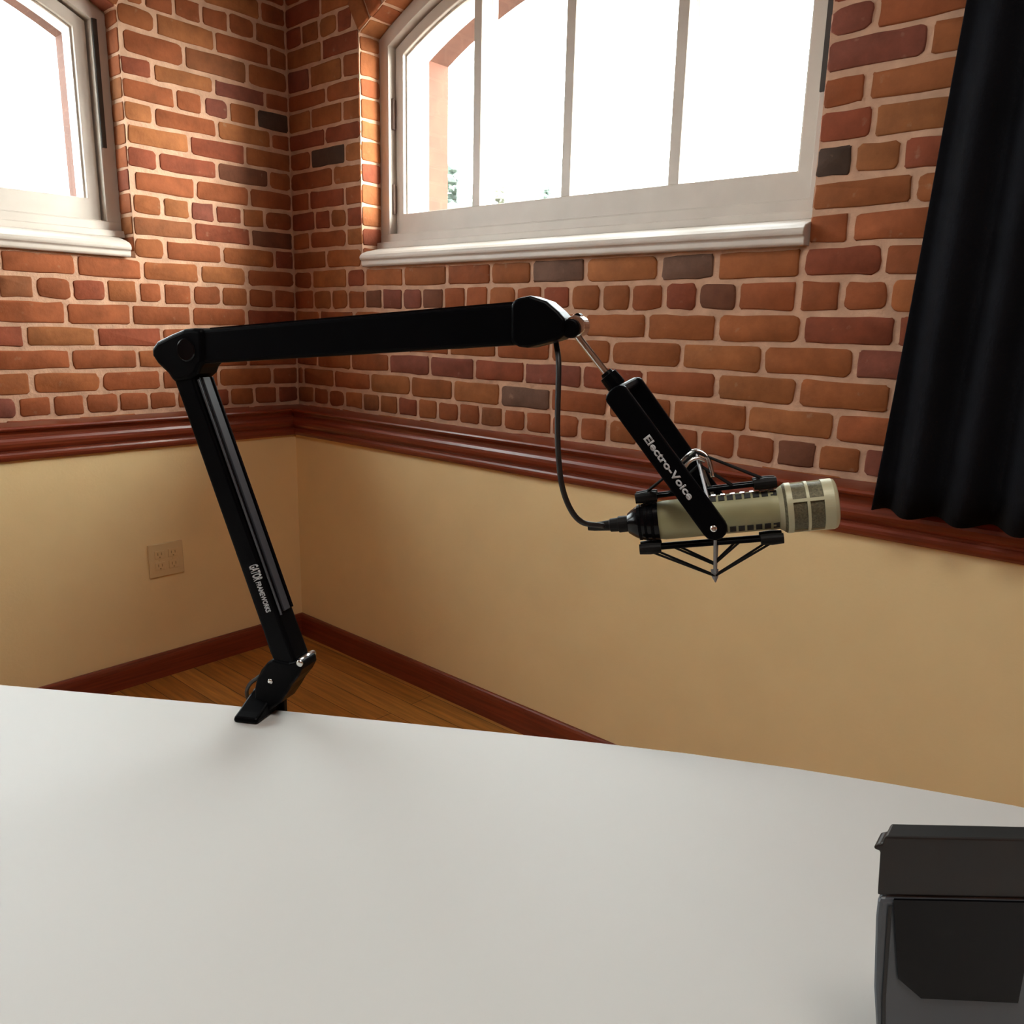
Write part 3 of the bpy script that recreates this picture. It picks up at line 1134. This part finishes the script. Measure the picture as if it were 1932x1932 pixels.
# ribs beside the upper slots catch the light
bm = bmesh.new()
dv = vv * math.cos(math.radians(70)) + vu * math.sin(math.radians(70))
tv = mx.cross(dv).normalized()
for k in range(8):
    t = mt_(1336) + k * (mt_(1462) - mt_(1336)) / 7.0
    obox(bm, mcen + mx * t + dv * (Rm + .0003), mx, tv, dv, .0050, .0045, .0016)
link('vent_ribs', bm, M['chrome'], body, bevel=.0006)
# grille head
Rg = .0228
hb = tb1 - .002
hl = th1 - hb
bm = bmesh.new()
lathe(bm, mcen, mx, [(hb, 0), (hb, Rm * 1.02), (hb + .005, Rg), (hb + .009, Rg), (hb + .0092, Rg - .0012), (th1 - .009, Rg - .0012), (th1 - .0088, Rg), (th1 - .003, Rg), (th1 - .0008, Rg - .0012), (th1, Rg - .0035), (th1 - .0004, Rg - .006), (th1 - .0004, 0)], 64)
head = link('grille_head', bm, M['mesh'], mic)
bm = bmesh.new()
lathe(bm, mcen, mx, [(hb - .001, Rm), (hb, Rm * 1.04), (hb + .006, Rg + .0004), (hb + .0105, Rg + .0004), (hb + .0105, Rg - .0014)], 64)
lathe(bm, mcen, mx, [(th1 - .0125, Rg - .0014), (th1 - .0125, Rg + .0004), (th1 - .0035, Rg + .0004), (th1 - .001, Rg - .0008), (th1 + .0002, Rg - .003), (th1 + .0002, Rg - .0065), (th1 - .0008, Rg - .0065)], 64)
mid_t = (hb + .0105 + th1 - .0125) / 2
lathe(bm, mcen, mx, [(mid_t - .0013, Rg - .0014), (mid_t - .0013, Rg + .0003), (mid_t + .0013, Rg + .0003), (mid_t + .0013, Rg - .0014)], 64)
for deg in range(0, 360, 90):
    dv = vv * math.cos(math.radians(deg + 14)) + vu * math.sin(math.radians(deg + 14))
    tv = mx.cross(dv).normalized()
    obox(bm, mcen + mx * ((hb + th1) / 2) + dv * (Rg - .0006), mx, tv, dv, hl - .016, .0030, .0020)
link('grille_frame', bm, M['mic_light'], head)
# rear cap, connector
bm = bmesh.new()
r0 = mt_(1192)
lathe(bm, mcen, mx, [(r0 - .004, 0), (r0 - .004, .0095), (r0, .0125), (r0 + .004, .0150), (r0 + .010, .0172), (r0 + .016, .0182), (tb0 - .004, .0182), (tb0 - .0035, .0190), (tb0 + .001, .0192), (tb0 + .001, 0)], 40)
rc = link('rear_cap', bm, M['black_gloss'], mic)
for p in rc.data.polygons:
    p.use_smooth = True
em = rc.modifiers.new('edges', 'EDGE_SPLIT')
em.split_angle = math.radians(40)
bm = bmesh.new()
for k in range(3):
    t = r0 + .006 + k * .006
    lathe(bm, mcen, mx, [(t, .0140 + k * .0012), (t, .0172 + k * .0008), (t + .0025, .0174 + k * .0008), (t + .0025, .0140 + k * .0012)], 32)
link('cap_ridges', bm, M['black'], rc)

# ------------------------------------------------------------------ cable
con0 = mcen + mx * (r0 - .003)
cab = empty('microphone_cable', pl(1050, 640), 'thin black cable hanging from the boom arm down to the microphone', 'cable')
bm = bmesh.new()
pts = [pl(1040, 612), pl(1047, 640), pl(1050, 652), at(1054, 690, pd), at(1052, 780, pd), at(1053, 850, pd), at(1060, 915, pd + .002), at(1076, 960, pd + .006), at(1098, 985, pd + .012), at(1130, 991, pd + .018), con0 - mx * .024]
tube(bm, smooth_path(pts, 8), .0027, 12)
link('cord', bm, M['cord'], cab, smooth=True)
bm = bmesh.new()
lathe(bm, con0, -mx, [(0, 0), (0, .0078), (.010, .0080), (.0105, .0068), (.018, .0064), (.019, .0052), (.034, .0040), (.040, .0030), (.040, 0)], 24)
link('connector', bm, M['rubber'], cab, smooth=False)
cab2 = empty('cable_loop', pl(478, 1290), 'short dark cable loop beside the base of the boom arm', 'cable')
bm = bmesh.new()
tube(bm, smooth_path([pl(500, 1268, .012), pl(486, 1279, .012), pl(473, 1289, .010), pl(466, 1302, .004), pl(467, 1315, -.004), pl(472, 1327, -.013), pl(477, 1342, -.024), pl(481, 1385, -.034)], 8), .0024, 10)
link('cord', bm, M['cord'], cab2, smooth=True)

# ------------------------------------------------------------------ black curtain at the right
cur = empty('black_curtain', (2.40, -.12, H - .33), 'black cloth curtain hanging against the brick wall at the right edge', 'curtain')
bm = bmesh.new()
nx, nz = 90, 24
zb, ztp = H - .333, 2.50
grid = []
for j in range(nz + 1):
    row = []
    t = j / nz
    z = zb + (ztp - zb) * t
    xl = 2.124 + .055 * (z - zb)
    for i in range(nx + 1):
        u = i / nx
        x = xl + (2.72 - xl) * u
        amp = .020 * (1 - .35 * t)
        y = -.122 + amp * math.sin(u * 2 * math.pi * 6.5 + .5 * math.sin(3 * t)) + .004 * math.sin(23 * u + 9 * t)
        row.append(bm.verts.new((x, y, z + .004 * math.sin(u * 2 * math.pi * 6.5) * (1 - t))))
    grid.append(row)
for j in range(nz):
    for i in range(nx):
        bm.faces.new((grid[j][i], grid[j][i + 1], grid[j + 1][i + 1], grid[j + 1][i]))
bmesh.ops.recalc_face_normals(bm, faces=bm.faces[:])
o = link('cloth', bm, M['cloth'], cur, smooth=True)
so = o.modifiers.new('solid', 'SOLIDIFY')
so.thickness = .003
bm = bmesh.new()
cyl(bm, Vector((2.08, -.122, 2.515)), Vector((2.80, -.122, 2.515)), .012, 18)
for x in (2.14, 2.74):
    cyl(bm, Vector((x, -.122, 2.515)), Vector((x, 0, 2.515)), .008, 14)
link('curtain_rod', bm, M['black'], cur)

# ------------------------------------------------------------------ device at the right edge of the table
db = on_z(1655, 2030, ZT)
dev = empty('desktop_unit', db, 'blue grey desktop unit with black top at the right edge of the table', 'device')
fdv = Vector((db.x - CAM.x, db.y - CAM.y, 0)).normalized()
fdv = (fdv + .12 * Vector((fdv.y, -fdv.x, 0))).normalized()
rdv = Vector((MR.x, MR.y, 0)).normalized()


def dp(a, z, f=0.0):
    return db + rdv * a + UP * z + fdv * f


DEP = .018
bm = bmesh.new()
prism(bm, [dp(a, z, DEP / 2) for a, z in ((0, .0005), (-.005, .03), (-.011, .065), (-.016, .115), (-.0165, .130), (.10, .130), (.10, .0005))], fdv * DEP)
bd = link('body', bm, M['dev_blue'], dev, bevel=.004, seg=3)
bm = bmesh.new()
prism(bm, [dp(a, z, DEP / 2) for a, z in ((-.0165, .1305), (-.0175, .145), (-.0185, .160), (-.0225, .1615), (-.0225, .164), (-.018, .165), (-.017, .170), (.10, .170), (.10, .1305))], fdv * (DEP * .94))
link('top_cover', bm, M['dev_black'], dev, bevel=.0015)
bm = bmesh.new()
prism(bm, [dp(a, z, -.0008) for a, z in ((-.006, .129), (.08, .129), (.08, .058), (.02, .060), (.004, .074))], fdv * .002)
link('front_panel', bm, M['black_gloss'], dev)
bm = bmesh.new()
prism(bm, [dp(a, z, -.0004) for a, z in ((-.0085, .124), (-.0065, .124), (-.002, .060), (.004, .01), (.002, .01), (-.004, .060))], fdv * .0016)
link('seam', bm, M['dev_black'], dev)


# ------------------------------------------------------------------ trees outside
def tree(px, py_top, dist, width, m, label, seed, cols=None):
    rnd = random.Random(seed)
    top = CAM + ray(px, py_top) * dist
    base = Vector((top.x, top.y, -3.0))
    root = empty('tree', base, label, 'tree', None, 'trees outside the window')
    bm = bmesh.new()
    h = top.z - base.z
    lathe(bm, base, UP, [(0, 0), (0, .28), (h * .3, .2), (h * .8, .06), (h * .8, 0)], 12)
    link('trunk', bm, M['bark'], root, smooth=True)
    bm = bmesh.new()
    for k in range(420):
        t = rnd.random()
        z = base.z + h * (.28 + .70 * t)
        wr = width * (math.sin(math.pi * min(1, .18 + .82 * (1 - t) ** .8)) * .75 + .12) * (.3 if t > .93 else 1)
        a = rnd.uniform(0, 6.283)
        r = wr * math.sqrt(rnd.random())
        c = Vector((base.x + r * math.cos(a), base.y + r * math.sin(a), z))
        s = rnd.uniform(.22, .5) * width * .34
        q = Matrix.Rotation(rnd.uniform(0, 6.28), 3, Vector((rnd.gauss(0, 1), rnd.gauss(0, 1), rnd.gauss(0, 1))).normalized())
        g = bmesh.ops.create_icosphere(bm, subdivisions=1, radius=s)
        for v_ in g['verts']:
            v_.co = q @ (v_.co * rnd.uniform(.7, 1.25)) * 1.0
            v_.co.z *= .7
            v_.co += c
    link('crown', bm, m, root)


tree(852, 305, 34, 2.0, M['leaf'], 'leafy green tree showing beside the outer brick jamb of the window', 3)
tree(878, 345, 40, 1.3, M['leaf'], 'lower green tree between the outer brick jamb and first mullion', 4)
tree(944, 344, 44, 2.0, M['leaf2'], 'pale olive tree low in the second pane beside the first mullion', 5)
tree(1034, 346, 42, 1.0, M['leaf'], 'small round green tree low in the second pane beside the second mullion', 6)
tree(992, 372, 60, 2.2, M['leaf2'], 'low pale bush top in the middle of the second pane', 8)

# ------------------------------------------------------------------ light
w = bpy.data.worlds.new('overcast_sky')
sc.world = w
w.use_nodes = True
n, l = w.node_tree.nodes, w.node_tree.links
bg = n['Background']
tc = n.new('ShaderNodeTexCoord')
sx = n.new('ShaderNodeSeparateXYZ')
rp = n.new('ShaderNodeValToRGB')
rp.color_ramp.elements[0].position = 0.44
rp.color_ramp.elements[0].color = (.20, .19, .17, 1)
rp.color_ramp.elements[1].position = 0.52
rp.color_ramp.elements[1].color = (0.93, 0.98, 1.0, 1)
ma = n.new('ShaderNodeMath')
ma.operation = 'MULTIPLY_ADD'
ma.inputs[1].default_value = .5
ma.inputs[2].default_value = .5
l.new(tc.outputs['Generated'], sx.inputs['Vector'])
l.new(sx.outputs['Z'], ma.inputs[0])
l.new(ma.outputs['Value'], rp.inputs['Fac'])
l.new(rp.outputs['Color'], bg.inputs['Color'])
bg.inputs['Strength'].default_value = 14.0
# a brighter bank of cloud where the sun stands behind the overcast
az, el = math.radians(27), math.radians(17)
SUN = (math.cos(az) * math.cos(el), math.sin(az) * math.cos(el), math.sin(el))
dt = n.new('ShaderNodeVectorMath')
dt.operation = 'DOT_PRODUCT'
dt.inputs[1].default_value = SUN
l.new(tc.outputs['Generated'], dt.inputs[0])
mxm = n.new('ShaderNodeMath')
mxm.operation = 'MAXIMUM'
mxm.inputs[1].default_value = 0.0
l.new(dt.outputs['Value'], mxm.inputs[0])
pwm = n.new('ShaderNodeMath')
pwm.operation = 'POWER'
pwm.inputs[1].default_value = 14.0
l.new(mxm.outputs['Value'], pwm.inputs[0])
mul = n.new('ShaderNodeMath')
mul.operation = 'MULTIPLY'
mul.inputs[1].default_value = 54.0
l.new(pwm.outputs['Value'], mul.inputs[0])
bg2 = n.new('ShaderNodeBackground')
bg2.inputs['Color'].default_value = (1.0, .95, .87, 1)
l.new(mul.outputs['Value'], bg2.inputs['Strength'])
ads = n.new('ShaderNodeAddShader')
l.new(bg.outputs['Background'], ads.inputs[0])
l.new(bg2.outputs['Background'], ads.inputs[1])
l.new(ads.outputs['Shader'], n['World Output'].inputs['Surface'])




def fill_light(x, y, power, label):  # unseen area lamp with a housing, added as fill for the room
    root = empty('fill_light', (x, y, RZ), label, 'fill light')
    bm = bmesh.new()
    bbox(bm, (x - .66, y - .36, RZ - .06), (x + .66, y + .36, RZ - .0005))
    link('housing', bm, M['lamp'], root, bevel=.005)
    la_ = bpy.data.lights.new('lamp', 'AREA')
    la_.shape = 'RECTANGLE'
    la_.size = 1.2
    la_.size_y = .6
    la_.energy = power
    la_.color = (1, .95, .88)
    lo = bpy.data.objects.new('lamp', la_)
    COL.objects.link(lo)
    lo.parent = root
    lo.location = (0, 0, -.065)


fill_light(2.75, -1.75, 16, 'unseen fill light added under the ceiling above the table')

vs = sc.view_settings
vs.view_transform = 'Standard'
vs.look = 'None'
vs.exposure = 0.58
vs.gamma = 1.0
vs.use_curve_mapping = False
sc.cycles.max_bounces = 10
sc.cycles.diffuse_bounces = 6
sc.cycles.sample_clamp_indirect = 10
sc.cycles.use_denoising = True
